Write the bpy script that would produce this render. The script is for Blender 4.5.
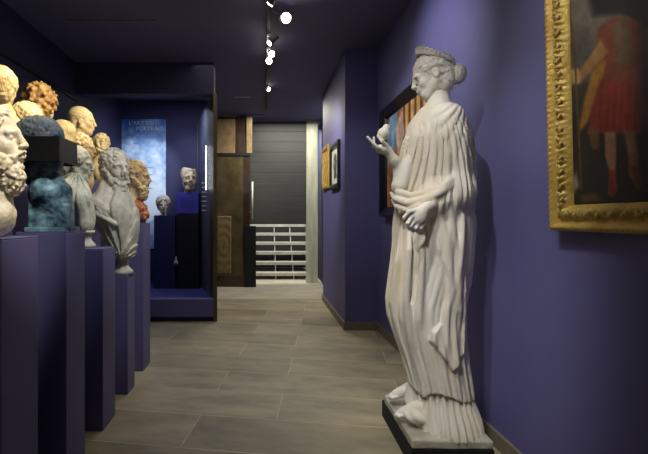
import bpy, bmesh, math, random
import numpy as np
from mathutils import Vector, Matrix
random.seed(7); rng = np.random.RandomState(7)
D = bpy.data; S = bpy.context.scene; C = S.collection
for o in list(D.objects): D.objects.remove(o)
PI = math.pi

# ------------------------------------------------------------------ camera, world, lights, exposure
F, CX, CY, EYE = 432.0, 263.0, 218.0, 1.2
cam = D.cameras.new('camera'); co = D.objects.new('camera', cam); C.objects.link(co)
co.location = (0, 0, EYE); co.rotation_euler = (PI/2, 0, 0)
cam.sensor_width = 36; cam.lens = 36*F/648
cam.shift_x = (324-CX)/648; cam.shift_y = -(227-CY)/648
cam.clip_start = 0.05
S.camera = co
S.view_settings.view_transform = 'Standard'; S.view_settings.look = 'None'
S.view_settings.gamma = 1; S.view_settings.use_curve_mapping = False
S.view_settings.exposure = 0.0
w = D.worlds.new('world'); S.world = w; w.use_nodes = True
w.node_tree.nodes['Background'].inputs[0].default_value = (.3, .32, .5, 1)
w.node_tree.nodes['Background'].inputs[1].default_value = .05

def spot(loc, tgt, power, col=(1, .95, .86), ang=50, blend=.6, size=.05):
    l = D.lights.new('spot_light', 'SPOT'); l.energy = power; l.color = col
    l.spot_size = math.radians(ang); l.spot_blend = blend; l.shadow_soft_size = size
    o = D.objects.new('spot_light', l); C.objects.link(o); o.location = loc
    o.rotation_euler = (Vector(tgt)-Vector(loc)).to_track_quat('-Z', 'Y').to_euler(); return o
def area(loc, tgt, power, sx, sy, col):
    l = D.lights.new('area_light', 'AREA'); l.energy = power; l.color = col
    l.shape = 'RECTANGLE'; l.size = sx; l.size_y = sy
    o = D.objects.new('area_light', l); C.objects.link(o); o.location = loc
    o.rotation_euler = (Vector(tgt)-Vector(loc)).to_track_quat('-Z', 'Y').to_euler(); return o

WARM = (1, .86, .60); NEUT = (1, .97, .92); COOL = (.85, .92, 1)
spot((.02, 1.30, 2.88), (.95, 2.33, 1.05), 102, NEUT, 50, .9)          # statue key
spot((-.45, .45, 2.90), (.90, 2.2, .45), 125, NEUT, 30, .9, .1)         # statue front
spot((.05, 2.75, 2.80), (1.23, 3.0, 2.25), 60, (.97, .96, 1), 68, 1, .06)   # right wall wash
spot((.05, 1.0, 2.9), (1.23, 1.55, 2.1), 48, NEUT, 44, .9)            # large painting
spot((.12, 3.75, 2.80), (1.23, 3.8, 1.8), 26, NEUT, 55, .8)           # dark framed picture
spot((.03, 4.5, 2.80), (.88, 5.5, 1.8), 120, NEUT, 66, 1)             # two small pictures
for i, (y, t) in enumerate(((2.6, (-1.38, 2.5, 1.85)), (3.1, (-1.52, 3.1, 1.95)), (3.6, (-1.6, 3.9, 2.0)), (2.1, (-1.3, 2.15, 1.9)))):
    spot((-.35, y-.35, 2.92), t, 140, WARM, 36, .7)
spot((.0, 1.1, 2.9), (-1.0, 1.62, 1.45), 190, (1, .94, .82), 24, .6)             # first bust
spot((.1, 1.3, 2.9), (-1.0, 2.08, 1.35), 48, COOL, 24, .6)             # bronze bust
spot((.0, 1.9, 2.9), (-1.05, 2.85, 1.3), 110, (1, .98, .95), 34, .6)
spot((.0, 2.8, 2.9), (-1.0, 3.5, 1.5), 75, WARM, 24, .6)
spot((.05, 2.6, 2.9), (-.1, 3.0, 0), 30, (1, .93, .80), 66, 1, .1)     # aisle downlights
spot((.05, 4.4, 2.9), (-.1, 4.6, 0), 34, (1, .93, .80), 66, 1, .1)
spot((.0, 2.6, 2.8), (1.05, 4.63, 1.5), 34, (.95, .95, 1), 40, 1)
area((-.2, 4.0, 2.97), (-.2, 4.0, 0), 11, 1.2, 4.0, (1, .95, .85))         # added soft overall fill under the ceiling, no fixture there
area((-.6, -1.2, 2.6), (-.5, 3.0, .6), 5, 2.2, 1.0, (.95, .95, 1))     # added weak fill from behind the viewer, no real lamp
area((-1.25, 5.5, 2.60), (-1.25, 6.3, .3), 12, .8, .2, (.62, .70, 1))  # vitrine strip
spot((-.95, 5.3, 2.60), (-1.1, 6.62, 2.15), 24, (.95, .92, 1), 34, 1)
spot((-1.3, 5.3, 2.60), (-1.83, 6.6, 1.85), 75, (.9, .95, 1), 48, .6)
spot((-.95, 5.4, 2.60), (-1.05, 6.0, 1.6), 10, (1, .85, .65), 24, .5)
area((.45, 7.2, 2.95), (.45, 7.2, 0), 50, 1.2, 1.0, (1, .93, .8))      # stair hall
spot((.1, 6.5, 2.9), (-.4, 7.5, 1.8), 45, (1, .9, .72), 60, .8)        # glazed door
spot((.35, 6.5, 2.9), (.3, 7.98, 1.9), 4, (.95, 1, .95), 60, .9)
area((.4, 8.25, 2.9), (.4, 9.0, .5), 75, 1.0, .4, (1, .97, .9))

# ------------------------------------------------------------------ materials
def lin(c): return tuple(((v/255)/12.92 if v/255 <= .04045 else (((v/255)+.055)/1.055)**2.4) for v in c)
def mat(name, col, rough=.6, metal=0, var=0, scale=6, col2=None, bump=0, bscale=40, emit=0, coat=0, detail=6, stretch=None, trans=0, alpha=1):
    m = D.materials.new(name); m.use_nodes = True; nt = m.node_tree; b = nt.nodes['Principled BSDF']
    b.inputs['Roughness'].default_value = rough; b.inputs['Metallic'].default_value = metal
    c = lin(col)+(1,); b.inputs['Base Color'].default_value = c
    if coat: b.inputs['Coat Weight'].default_value = coat
    if trans: b.inputs['Transmission Weight'].default_value = trans
    if alpha < 1: b.inputs['Alpha'].default_value = alpha
    tc = nt.nodes.new('ShaderNodeTexCoord'); mp = nt.nodes.new('ShaderNodeMapping')
    if stretch: mp.inputs['Scale'].default_value = stretch
    nt.links.new(tc.outputs['Object'], mp.inputs[0])
    if col2 is not None:
        n = nt.nodes.new('ShaderNodeTexNoise'); n.inputs['Scale'].default_value = scale; n.inputs['Detail'].default_value = detail
        n.inputs['Roughness'].default_value = .65
        nt.links.new(mp.outputs[0], n.inputs['Vector'])
        r = nt.nodes.new('ShaderNodeValToRGB'); r.color_ramp.elements[0].position = .36; r.color_ramp.elements[1].position = .64
        r.color_ramp.elements[0].color = c; r.color_ramp.elements[1].color = lin(col2)+(1,)
        nt.links.new(n.outputs[0], r.inputs[0]); nt.links.new(r.outputs[0], b.inputs['Base Color'])
    if bump:
        n2 = nt.nodes.new('ShaderNodeTexNoise'); n2.inputs['Scale'].default_value = bscale; n2.inputs['Detail'].default_value = 5
        nt.links.new(mp.outputs[0], n2.inputs['Vector'])
        bp = nt.nodes.new('ShaderNodeBump'); bp.inputs['Strength'].default_value = bump; bp.inputs['Distance'].default_value = .01
        nt.links.new(n2.outputs[0], bp.inputs['Height']); nt.links.new(bp.outputs[0], b.inputs['Normal'])
    if emit:
        b.inputs['Emission Color'].default_value = c; b.inputs['Emission Strength'].default_value = emit
    return m
def attr_mat(name, rough=.5, coat=0):
    m = D.materials.new(name); m.use_nodes = True; nt = m.node_tree; b = nt.nodes['Principled BSDF']
    a = nt.nodes.new('ShaderNodeAttribute'); a.attribute_name = 'Col'
    nt.links.new(a.outputs['Color'], b.inputs['Base Color']); b.inputs['Roughness'].default_value = rough
    b.inputs['Coat Weight'].default_value = coat
    return m

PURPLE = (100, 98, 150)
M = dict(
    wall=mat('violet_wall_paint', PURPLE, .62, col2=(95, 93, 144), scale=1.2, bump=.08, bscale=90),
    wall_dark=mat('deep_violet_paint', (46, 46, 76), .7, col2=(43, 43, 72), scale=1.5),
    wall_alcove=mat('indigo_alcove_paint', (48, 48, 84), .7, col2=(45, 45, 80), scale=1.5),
    ceiling=mat('navy_ceiling_paint', (100, 100, 136), .8, col2=(95, 95, 130), scale=1.5),
    pedestal=mat('violet_pedestal_paint', (92, 89, 134), .55, col2=(88, 85, 128), scale=2),
    base=mat('taupe_baseboard', (128, 118, 100), .5, col2=(112, 102, 86), scale=9),
    black=mat('black_lacquer', (14, 14, 17), .3, coat=.4),
    blackmatte=mat('matt_black', (12, 12, 14), .55),
    blackbase=mat('black_plinth_paint', (5, 5, 9), .9),
    marble=mat('white_marble', (234, 231, 222), .5, col2=(214, 208, 192), scale=5, bump=.25, bscale=60),
    marble2=mat('stained_marble', (232, 228, 218), .55, col2=(214, 202, 180), scale=4, bump=.25, bscale=50, stretch=(1, 1, .35)),
    plinth=mat('grey_marble_plinth', (196, 194, 178), .6, col2=(160, 156, 138), scale=8, bump=.4, bscale=40),
    ivory=mat('ivory_marble', (242, 232, 208), .5, col2=(214, 196, 158), scale=12, bump=.4, bscale=70),
    grey=mat('grey_green_marble', (206, 204, 184), .55, col2=(160, 162, 146), scale=12, bump=.4, bscale=60),
    grey2=mat('pale_grey_marble', (214, 210, 194), .55, col2=(164, 164, 156), scale=10, bump=.4, bscale=60),
    tan=mat('tan_marble', (222, 208, 178), .55, col2=(182, 152, 110), scale=13, bump=.5, bscale=60),
    ochre=mat('honey_marble', (242, 224, 180), .5, col2=(218, 186, 128), scale=14, bump=.5, bscale=60),
    ochre2=mat('pale_honey_marble', (246, 230, 190), .5, col2=(226, 198, 142), scale=12, bump=.4, bscale=60),
    ochre3=mat('brown_honey_marble', (216, 176, 108), .5, col2=(150, 104, 54), scale=16, bump=.5, bscale=60),
    teal=mat('teal_patina_bronze', (128, 168, 180), .5, .1, col2=(24, 46, 74), scale=13, bump=.5, bscale=50),
    tealhair=mat('grey_patina_bronze', (150, 158, 162), .55, .1, col2=(84, 96, 106), scale=16, bump=.6, bscale=60),
    gold=mat('gilt_frame', (212, 182, 92), .45, .25, col2=(190, 150, 64), scale=12, bump=.4, bscale=60),
    gold2=mat('pale_gilt_ornament', (226, 208, 150), .5, .1, col2=(196, 164, 96), scale=20, bump=.5, bscale=80),
    chrome=mat('brushed_steel', (190, 190, 194), .35, .3, col2=(170, 170, 176), scale=20),
    bronze=mat('bronze_jamb', (110, 98, 74), .4, .4, col2=(82, 72, 52), scale=7, stretch=(1, 1, .2)),
    floor2=mat('pale_stone_floor', (190, 184, 168), .5, col2=(168, 160, 142), scale=3, bump=.1),
    cream=mat('cream_stone_jamb', (196, 200, 178), .6, col2=(162, 168, 146), scale=5, stretch=(3, 3, .4)),
    char=mat('charcoal_panel', (50, 52, 52), .6, col2=(60, 62, 62), scale=1.5, stretch=(.2, .2, 5)),
    tread=mat('pale_stair_tread', (196, 198, 184), .5, col2=(176, 176, 160), scale=6),
    tanrelief=mat('tan_plaster_relief', (164, 142, 102), .7, col2=(136, 114, 76), scale=9, bump=.4),
    olive2=mat('olive_plaster_relief', (132, 114, 76), .6, col2=(112, 96, 62), scale=9),
    brownglass=mat('brown_wood_panel', (66, 48, 32), .3, col2=(48, 34, 22), scale=5, stretch=(1, 1, .3), coat=.5),
    olive=mat('olive_bronze_panel', (104, 92, 58), .35, .1, col2=(62, 54, 36), scale=3, coat=.5),
    blueblock=mat('cobalt_block_paint', (66, 62, 168), .5, col2=(60, 56, 156), scale=3),
    navy=mat('navy_pedestal_paint', (30, 36, 84), .5, col2=(26, 32, 76), scale=3),
    nearblack=mat('midnight_pedestal_paint', (16, 17, 34), .4, col2=(14, 15, 30), scale=3),
    vitfloor=mat('blue_vitrine_floor', (66, 64, 124), .5, col2=(60, 58, 116), scale=3),
    led=mat('led_strip', (235, 245, 255), .5, emit=4),
    lampface=mat('lamp_face', (255, 246, 226), .5, emit=30),
    white=mat('white_enamel', (225, 225, 220), .4, col2=(215, 215, 210), scale=5),
    paper=mat('white_mount_paper', (222, 222, 208), .7, col2=(214, 214, 200), scale=9),
    terracotta=mat('terracotta_fragment', (200, 120, 72), .6, col2=(92, 58, 46), scale=30, bump=.5),
    paint=attr_mat('oil_paint', .65), poster=attr_mat('printed_poster', .4),
)
# vitrine glass
g = D.materials.new('clear_glass'); g.use_nodes = True; gb = g.node_tree.nodes['Principled BSDF']
gn = g.node_tree.nodes.new('ShaderNodeTexNoise')
gr = g.node_tree.nodes.new('ShaderNodeMapRange'); gr.inputs[3].default_value = .02; gr.inputs[4].default_value = .05
g.node_tree.links.new(gn.outputs[0], gr.inputs[0]); g.node_tree.links.new(gr.outputs[0], gb.inputs['Roughness'])
gb.inputs['Base Color'].default_value = (.8, .85, .9, 1); gb.inputs['Alpha'].default_value = .08
M['glass'] = g
# floor planks
def floor_mat():
    m = D.materials.new('stone_plank_floor'); m.use_nodes = True; nt = m.node_tree; b = nt.nodes['Principled BSDF']; N = nt.nodes.new; L = nt.links.new
    tc = N('ShaderNodeTexCoord'); mp = N('ShaderNodeMapping'); mp.inputs['Rotation'].default_value = (0, 0, math.radians(8.5)); mp.inputs['Location'].default_value = (.3, .11, 0)
    L(tc.outputs['Object'], mp.inputs[0])
    br = N('ShaderNodeTexBrick'); br.inputs['Scale'].default_value = 1; br.inputs['Brick Width'].default_value = 1.25; br.inputs['Row Height'].default_value = .38
    br.inputs['Mortar Size'].default_value = .0045; br.inputs['Mortar Smooth'].default_value = .3; br.offset = .37
    br.inputs['Color1'].default_value = lin((176, 167, 142))+(1,); br.inputs['Color2'].default_value = lin((140, 134, 112))+(1,); br.inputs['Mortar'].default_value = lin((196, 186, 158))+(1,)
    L(mp.outputs[0], br.inputs['Vector'])
    mp2 = N('ShaderNodeMapping'); mp2.inputs['Scale'].default_value = (1.3, 3.4, 1); L(mp.outputs[0], mp2.inputs[0])
    b2 = N('ShaderNodeTexBrick'); b2.offset = .37
    for k_ in ('Scale', 'Brick Width', 'Row Height', 'Mortar Size'): b2.inputs[k_].default_value = br.inputs[k_].default_value
    b2.inputs['Color1'].default_value = (0, 0, 0, 1); b2.inputs['Color2'].default_value = (1, 1, 1, 1); L(mp.outputs[0], b2.inputs['Vector'])
    ml = N('ShaderNodeMath'); ml.operation = 'MULTIPLY'; ml.inputs[1].default_value = 23; L(b2.outputs[0], ml.inputs[0])
    n = N('ShaderNodeTexNoise'); n.noise_dimensions = '4D'; L(ml.outputs[0], n.inputs['W']); n.inputs['Scale'].default_value = 1.6; n.inputs['Detail'].default_value = 8; n.inputs['Roughness'].default_value = .65; L(mp2.outputs[0], n.inputs['Vector'])
    r = N('ShaderNodeValToRGB'); r.color_ramp.elements[0].position = .36; r.color_ramp.elements[1].position = .66
    r.color_ramp.elements[0].color = (.60, .61, .60, 1); r.color_ramp.elements[1].color = (1.18, 1.13, 1.04, 1); k_ = r.color_ramp.elements.new(.5); k_.color = (.90, .87, .82, 1); L(n.outputs[0], r.inputs[0])
    mx = N('ShaderNodeMix'); mx.data_type = 'RGBA'; mx.blend_type = 'MULTIPLY'; mx.inputs[0].default_value = 1
    L(br.outputs[0], mx.inputs[6]); L(r.outputs[0], mx.inputs[7]); L(mx.outputs[2], b.inputs['Base Color'])
    b.inputs['Roughness'].default_value = .5
    bp = N('ShaderNodeBump'); bp.inputs['Strength'].default_value = .25; bp.inputs['Distance'].default_value = .004; L(n.outputs[0], bp.inputs['Height']); L(bp.outputs[0], b.inputs['Normal'])
    return m
M['floor'] = floor_mat()

# ------------------------------------------------------------------ object helpers
def link_mesh(name, me, m, parent=None, smooth=False):
    o = D.objects.new(name, me); C.objects.link(o)
    if m is not None: me.materials.append(M[m] if isinstance(m, str) else m)
    if parent is not None: o.parent = parent
    if smooth:
        for p in me.polygons: p.use_smooth = True
    return o
def obj(name, bm, m, parent=None, smooth=False):
    bmesh.ops.recalc_face_normals(bm, faces=bm.faces)
    me = D.meshes.new(name); bm.to_mesh(me); bm.free(); return link_mesh(name, me, m, parent, smooth)
def thing(name, label, cat, loc=(0, 0, 0), rz=0, group=None):
    o = D.objects.new(name, None); C.objects.link(o); o.location = loc; o.rotation_euler = (0, 0, rz)
    o.empty_display_size = .1; return tag(o, label, cat, group)
def tag(o, label, cat, group=None):
    o['label'] = label; o['category'] = cat
    if group: o['group'] = group
    return o
def struct(name, bm, m):
    o = obj(name, bm, m); o['kind'] = 'structure'; return o
def bx(bm, x0, x1, y0, y1, z0, z1, bev=0):
    r = bmesh.ops.create_cube(bm, size=1); vs = r['verts']
    for v in vs: v.co = Vector(((x0+x1)/2+v.co.x*(x1-x0), (y0+y1)/2+v.co.y*(y1-y0), (z0+z1)/2+v.co.z*(z1-z0)))
    if bev:
        es = list({e for v in vs for e in v.link_edges}); bmesh.ops.bevel(bm, geom=es, offset=bev, segments=2, affect='EDGES', profile=.5)
    return bm
def box(*a): return bx(bmesh.new(), *a)
def tube(bm, a, b, r0, r1=None, seg=14):
    a = Vector(a); b = Vector(b); d = b-a; r1 = r0 if r1 is None else r1
    mt = Matrix.Translation((a+b)/2) @ d.to_track_quat('Z', 'Y').to_matrix().to_4x4()
    bmesh.ops.create_cone(bm, cap_ends=True, segments=seg, radius1=r0, radius2=r1, depth=d.length, matrix=mt); return bm
def prism(pts, z0, z1):
    bm = bmesh.new(); lo = [bm.verts.new((x, y, z0)) for x, y in pts]; hi = [bm.verts.new((x, y, z1)) for x, y in pts]
    bm.faces.new(lo); bm.faces.new(hi); n = len(pts)
    for i in range(n): bm.faces.new((lo[i], lo[(i+1) % n], hi[(i+1) % n], hi[i]))
    return bm
def lathe(prof, seg=28, c=(0, 0), sq=1):
    bm = bmesh.new(); rings = []
    for r, z in prof: rings.append([bm.verts.new((c[0]+r*math.cos(2*PI*k/seg), c[1]+r*sq*math.sin(2*PI*k/seg), z)) for k in range(seg)])
    for a, b in zip(rings, rings[1:]):
        for k in range(seg): bm.faces.new((a[k], a[(k+1) % seg], b[(k+1) % seg], b[k]))
    bm.faces.new(rings[0]); bm.faces.new(rings[-1]); return bm

# ------------------------------------------------------------------ sculpting engine (distance fields, surface nets)
def ell(P, c, r):
    r = np.array(r, np.float32); q = (P-np.array(c, np.float32)); a = np.linalg.norm(q/r, axis=1); b = np.linalg.norm(q/(r*r), axis=1)+1e-6
    return a*(a-1)/b
def cap(P, a, b, ra, rb=None):
    rb = ra if rb is None else rb; a = np.array(a, np.float32); b = np.array(b, np.float32); d = b-a
    t = np.clip(((P-a)@d)/max(float(d@d), 1e-9), 0, 1); return np.linalg.norm(P-a-t[:, None]*d, axis=1)-(ra+(rb-ra)*t)
def poly(P, pts, rad):
    d = np.full(len(P), 9., np.float32); n = len(pts)-1
    for i, (a, b) in enumerate(zip(pts, pts[1:])): d = np.minimum(d, cap(P, a, b, rad*(.45 if i == 0 else 1), rad*(.45 if i == n-1 else 1)))
    return d
def rbox(P, c, h, r=.01):
    q = np.abs(P-np.array(c, np.float32))-np.array(h, np.float32)+r
    return np.linalg.norm(np.maximum(q, 0), axis=1)+np.minimum(q.max(1), 0)-r
def smin(a, b, k):
    h = np.clip(.5+.5*(b-a)/k, 0, 1); return b+(a-b)*h-k*h*(1-h)
def smax(a, b, k): return -smin(-a, -b, k)
def sm(lo, hi, x): t = np.clip((x-lo)/(hi-lo), 0, 1); return t*t*(3-2*t)
def hsh(i, j, k, s):
    v = np.sin(i*127.1+j*311.7+k*74.7+s*53.3)*43758.5453; return v-np.floor(v)
def worley(P, fr):
    Q = P.astype(np.float64)*fr; I = np.floor(Q); best = np.full(len(P), 9.)
    for a in (-1, 0, 1):
        for b in (-1, 0, 1):
            for c in (-1, 0, 1):
                J = I+np.array((a, b, c)); o = np.stack([hsh(J[:, 0], J[:, 1], J[:, 2], s) for s in (1, 2, 3)], 1)
                best = np.minimum(best, np.linalg.norm(J+o-Q, axis=1))
    return best
def near(d, fn, P, band=.035):
    m = np.abs(d) < band; out = d.copy()
    if m.any(): out[m] = d[m]+fn(P[m])
    return out
def curls(P, fr, amp): return amp*(worley(P, fr)-.55)*1.6
def net(f, lo, hi, h):
    lo = np.array(lo, np.float32); n = np.ceil((np.array(hi)-lo)/h).astype(int)+1; B = 8; nb = np.ceil(n/B).astype(int); n = nb*B
    ci = np.stack(np.meshgrid(*[np.arange(k) for k in nb], indexing='ij'), -1).reshape(-1, 3)
    cc = lo+(ci*B+(B-1)/2)*h; dc = f(cc.astype(np.float32))
    G = np.repeat(np.repeat(np.repeat(dc.reshape(nb), B, 0), B, 1), B, 2).astype(np.float32)
    act = ci[np.abs(dc) < B*h*.9+.05]
    off = np.stack(np.meshgrid(*[np.arange(B)]*3, indexing='ij'), -1).reshape(-1, 3)
    for s in range(0, len(act), 1500):
        idx = (act[s:s+1500, None, :]*B+off[None]).reshape(-1, 3)
        G[idx[:, 0], idx[:, 1], idx[:, 2]] = f((lo+idx*h).astype(np.float32))
    G[0] = G[-1] = 1; G[:, 0] = G[:, -1] = 1; G[:, :, 0] = G[:, :, -1] = 1
    ins = G < 0
    cell = np.zeros(n-1, int)
    for a in (0, 1):
        for b in (0, 1):
            for c in (0, 1): cell += ins[a:n[0]-1+a, b:n[1]-1+b, c:n[2]-1+c]
    vc = np.argwhere((cell > 0) & (cell < 8)); vid = -np.ones(n-1, int); vid[tuple(vc.T)] = np.arange(len(vc))
    acc = np.zeros((len(vc), 3)); cnt = np.zeros(len(vc))
    for ax in range(3):
        u, v = [k for k in range(3) if k != ax]
        for p in (0, 1):
            for q in (0, 1):
                a = vc.copy(); a[:, u] += p; a[:, v] += q; b = a.copy(); b[:, ax] += 1
                ga = G[tuple(a.T)]; gb_ = G[tuple(b.T)]; mk = (ga < 0) != (gb_ < 0); t = ga/(ga-gb_+1e-12)
                pos = a.astype(float); pos[:, ax] += t; acc[mk] += pos[mk]; cnt[mk] += 1
    V = lo+acc/cnt[:, None]*h; faces = []
    for ax in range(3):
        u, v = [(1, 2), (2, 0), (0, 1)][ax]
        sl = [slice(None)]*3; sl[ax] = slice(0, n[ax]-1); s2 = [slice(None)]*3; s2[ax] = slice(1, n[ax])
        A = ins[tuple(sl)]; Bb = ins[tuple(s2)]; e = np.argwhere(A != Bb)
        e = e[(e[:, u] > 0) & (e[:, v] > 0) & (e[:, u] < n[u]-1) & (e[:, v] < n[v]-1)]
        fl = A[tuple(e.T)]; q = []
        for du, dv in ((1, 1), (0, 1), (0, 0), (1, 0)):
            k = e.copy(); k[:, u] -= du; k[:, v] -= dv; q.append(vid[tuple(k.T)])
        q = np.stack(q, 1); q[~fl] = q[~fl][:, ::-1]; faces.append(q)
    return V, np.concatenate(faces)
def sculpt(name, f, lo, hi, h, m, parent, xf=None):
    V, Q = net(f, lo, hi, h)
    if xf is not None:
        R = np.array(xf.to_3x3()); V = V@R.T+np.array(xf.translation)
    me = D.meshes.new(name); me.vertices.add(len(V)); me.vertices.foreach_set('co', V.astype(np.float32).ravel())
    me.loops.add(len(Q)*4); me.loops.foreach_set('vertex_index', Q.ravel().astype(np.int32))
    me.polygons.add(len(Q)); me.polygons.foreach_set('loop_start', np.arange(0, len(Q)*4, 4, dtype=np.int32))
    me.polygons.foreach_set('use_smooth', np.ones(len(Q), bool)); me.update(calc_edges=True); me.validate()
    return link_mesh(name, me, m, parent)

# ------------------------------------------------------------------ heads (face towards +x)
def f_head(P, neck=.16, ears=True, stern=0):
    d = ell(P, (-.012, 0, .035), (.092, .074, .088))
    d = smin(d, ell(P, (.03, 0, -.03), (.060, .056, .088)), .03)
    d = smin(d, cap(P, (.058, 0, .055), (.078, 0, .012), .030, .018), .025)
    d = smin(d, cap(P, (.066, -.012, -.098), (.066, .012, -.098), .021), .025)
    A = P.copy(); A[:, 1] = np.abs(A[:, 1])
    d = smin(d, cap(A, (-.008, .05, -.05), (.055, .018, -.094), .022), .02)
    d = smin(d, cap(A, (.079, .042, .006), (.091, .006, .016), .011), .012)
    d = smin(d, ell(A, (.062, .034, -.034), (.020, .020, .022)), .02)
    d = smax(d, -ell(A, (.104, .031, -.007), (.020, .018, .011)), .010)
    d = smin(d, ell(A, (.074, .031, -.008), (.014, .0165, .0115)), .003)
    d = smin(d, cap(A, (.087, .018, -.001), (.079, .046, -.004), .0035), .003)
    d = smin(d, cap(P, (.088, 0, .024), (.113, 0, -.032), .0085, .0110), .010)
    d = smin(d, ell(A, (.104, .012, -.036), (.011, .008, .008)), .006)
    d = smin(d, ell(P, (.084, 0, -.062), (.018, .028, .022)), .012)
    d = smin(d, cap(A, (.087, .020, -.060), (.102, .004, -.056), .0058), .004)
    d = smin(d, cap(A, (.085, .016, -.069), (.098, .002, -.070), .0072), .004)
    d = smax(d, -cap(A, (.086, .023, -.064), (.108, 0, -.0625), .0024), .003)
    if ears:
        e = ell(A, (-.008, .073, -.015), (.018, .011, .031)); e = smax(e, -ell(A, (-.004, .084, -.012), (.009, .006, .019)), .004)
        d = smin(d, e, .006)
    d = smin(d, cap(P, (-.02, 0, -.06), (-.028, 0, -neck), .053, .056), .02)
    return d
def f_hair(P, kind='curly', fr=42, amp=.012, bulk=0):
    A = P.copy(); A[:, 1] = np.abs(A[:, 1])
    d = ell(P, (-.020, 0, .040), (.104+bulk, .086+bulk, .092+bulk))
    d = smin(d, ell(P, (-.062, 0, -.035), (.046+bulk, .064+bulk*.7, .065)), .03)
    d = smax(d, -ell(P, (.095, 0, -.030), (.078-bulk*.3, .076, .098)), .014)
    if kind == 'curly': return near(d, lambda Q: curls(Q, fr, amp), P)
    if kind == 'wavy':
        return near(d, lambda Q: -.006*np.abs(np.sin(60*Q[:, 2]+22*np.arctan2(Q[:, 1], Q[:, 0]+.02)+14*Q[:, 0]))+.4*curls(Q, 30, amp), P)
    if kind == 'comb':
        return near(d, lambda Q: -.0025*np.abs(np.sin(13*np.arctan2(Q[:, 1], Q[:, 2]+.02)+30*Q[:, 0])), P)
    return d
def f_beard(P, length=.05, fr=46, amp=.011):
    A = P.copy(); A[:, 1] = np.abs(A[:, 1])
    d = ell(P, (.050, 0, -.105-length*.35), (.050, .054, .042+length*.6))
    d = smin(d, cap(A, (-.004, .064, -.02), (.048, .040, -.09), .018, .028), .02)
    d = smin(d, cap(A, (.103, .005, -.050), (.082, .036, -.074), .009, .008), .006)
    d = smax(d, -ell(P, (.108, 0, -.0645), (.018, .022, .0075)), .006)
    d = smax(d, -ell(A, (.100, .034, -.028), (.030, .028, .026)), .01)
    return near(d, lambda Q: curls(Q, fr, amp), P)

def add_head(root, c, s=1., yaw=0, pitch=0, roll=0, m='marble', hair='curly', hm=None, beard=0, neck=.16, h=.0042, fr=42, amp=.012, bulk=0, hairname='hair'):
    xf = Matrix.Translation(c) @ Matrix.Rotation(yaw, 4, 'Z') @ Matrix.Rotation(pitch, 4, 'Y') @ Matrix.Rotation(roll, 4, 'X') @ Matrix.Scale(s, 4)
    sculpt('head', lambda P: f_head(P, neck, ears=(hair != 'wavy' or True)), (-.14, -.12, -neck-.09), (.15, .12, .15), h, m, root, xf)
    if hair: sculpt(hairname, lambda P: f_hair(P, hair, fr, amp, bulk), (-.17, -.14, -.15), (.14, .14, .18), h, hm or m, root, xf)
    if beard: sculpt('beard', lambda P: f_beard(P, beard, fr*1.1, amp*.9), (-.06, -.12, -.17-beard*1.2), (.14, .12, .01), h, hm or m, root, xf)
    return xf

def f_chest(P, W, H, dep, folds=.008, bare=False, seed=0):
    """draped bust from z=0 (foot) to z=H (neck base); W shoulder half width along y, dep half depth along x"""
    z = P[:, 2]/H; A = P.copy(); A[:, 1] = np.abs(A[:, 1])
    d = ell(P, (0, 0, H*.62), (dep, W*.95, H*.42))
    d = smin(d, cap(A, (0, W*.25, H*.92), (-.01, W*.80, H*.72), dep*.48, dep*.52), .05)
    d = smin(d, cap(P, (0, 0, H*.5), (0.0, 0, H*.06), dep*.7, dep*.34), .08)
    d = smin(d, cap(P, (-.01, 0, H*.8), (-.015, 0, H*1.12), .07, .06), .05)
    d = smax(d, -P[:, 2], .004)
    def dis(Q):
        if bare: return 0*Q[:, 2]+.3*curls(Q, 20, .008)
        a = np.arctan2(Q[:, 1]-.5*W, (Q[:, 2]-H*1.05)); b = Q[:, 1]*52+Q[:, 0]*30+Q[:, 2]*22+seed+1.2*np.sin(Q[:, 2]*14+seed)
        k = sm(.35, .75, Q[:, 2]/H)
        return -folds*(k*np.abs(np.sin(11*a+seed+12*Q[:, 0]))+(1-k)*np.abs(np.sin(b)))+folds*.5
    return near(d, dis, P, .06)
def f_parts(P, parts, k, folds, c, n, zmin, up=False):
    d = None
    for cc, rr in parts:
        e = ell(P, cc, rr); d = e if d is None else smin(d, e, k)
    def dis(Q):
        a = np.arctan2(Q[:, 0]-c[0], (Q[:, 2]-c[1] if up else c[1]-Q[:, 2])+.03); t = np.hypot(Q[:, 0]-c[0], Q[:, 2]-c[1])
        return -folds*np.abs(np.sin(n*a+5*t+.7*np.sin(17*Q[:, 1])))+folds*.4-folds*.3*np.abs(np.sin(2.3*n*a+3))
    return smax(near(d, dis, P, .06), zmin-P[:, 2], .006)
def socle(root, r, z0, z1, m, c=(0, 0)):
    H = z1-z0; pr = [(r, 0), (r, .16), (r*.82, .24), (r*.55, .42), (r*.5, .62), (r*.62, .8), (r*.9, .88), (r*.9, 1)]
    return obj('socle', lathe([(a, z0+b*H) for a, b in pr], c=c), m, root, True)

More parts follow.
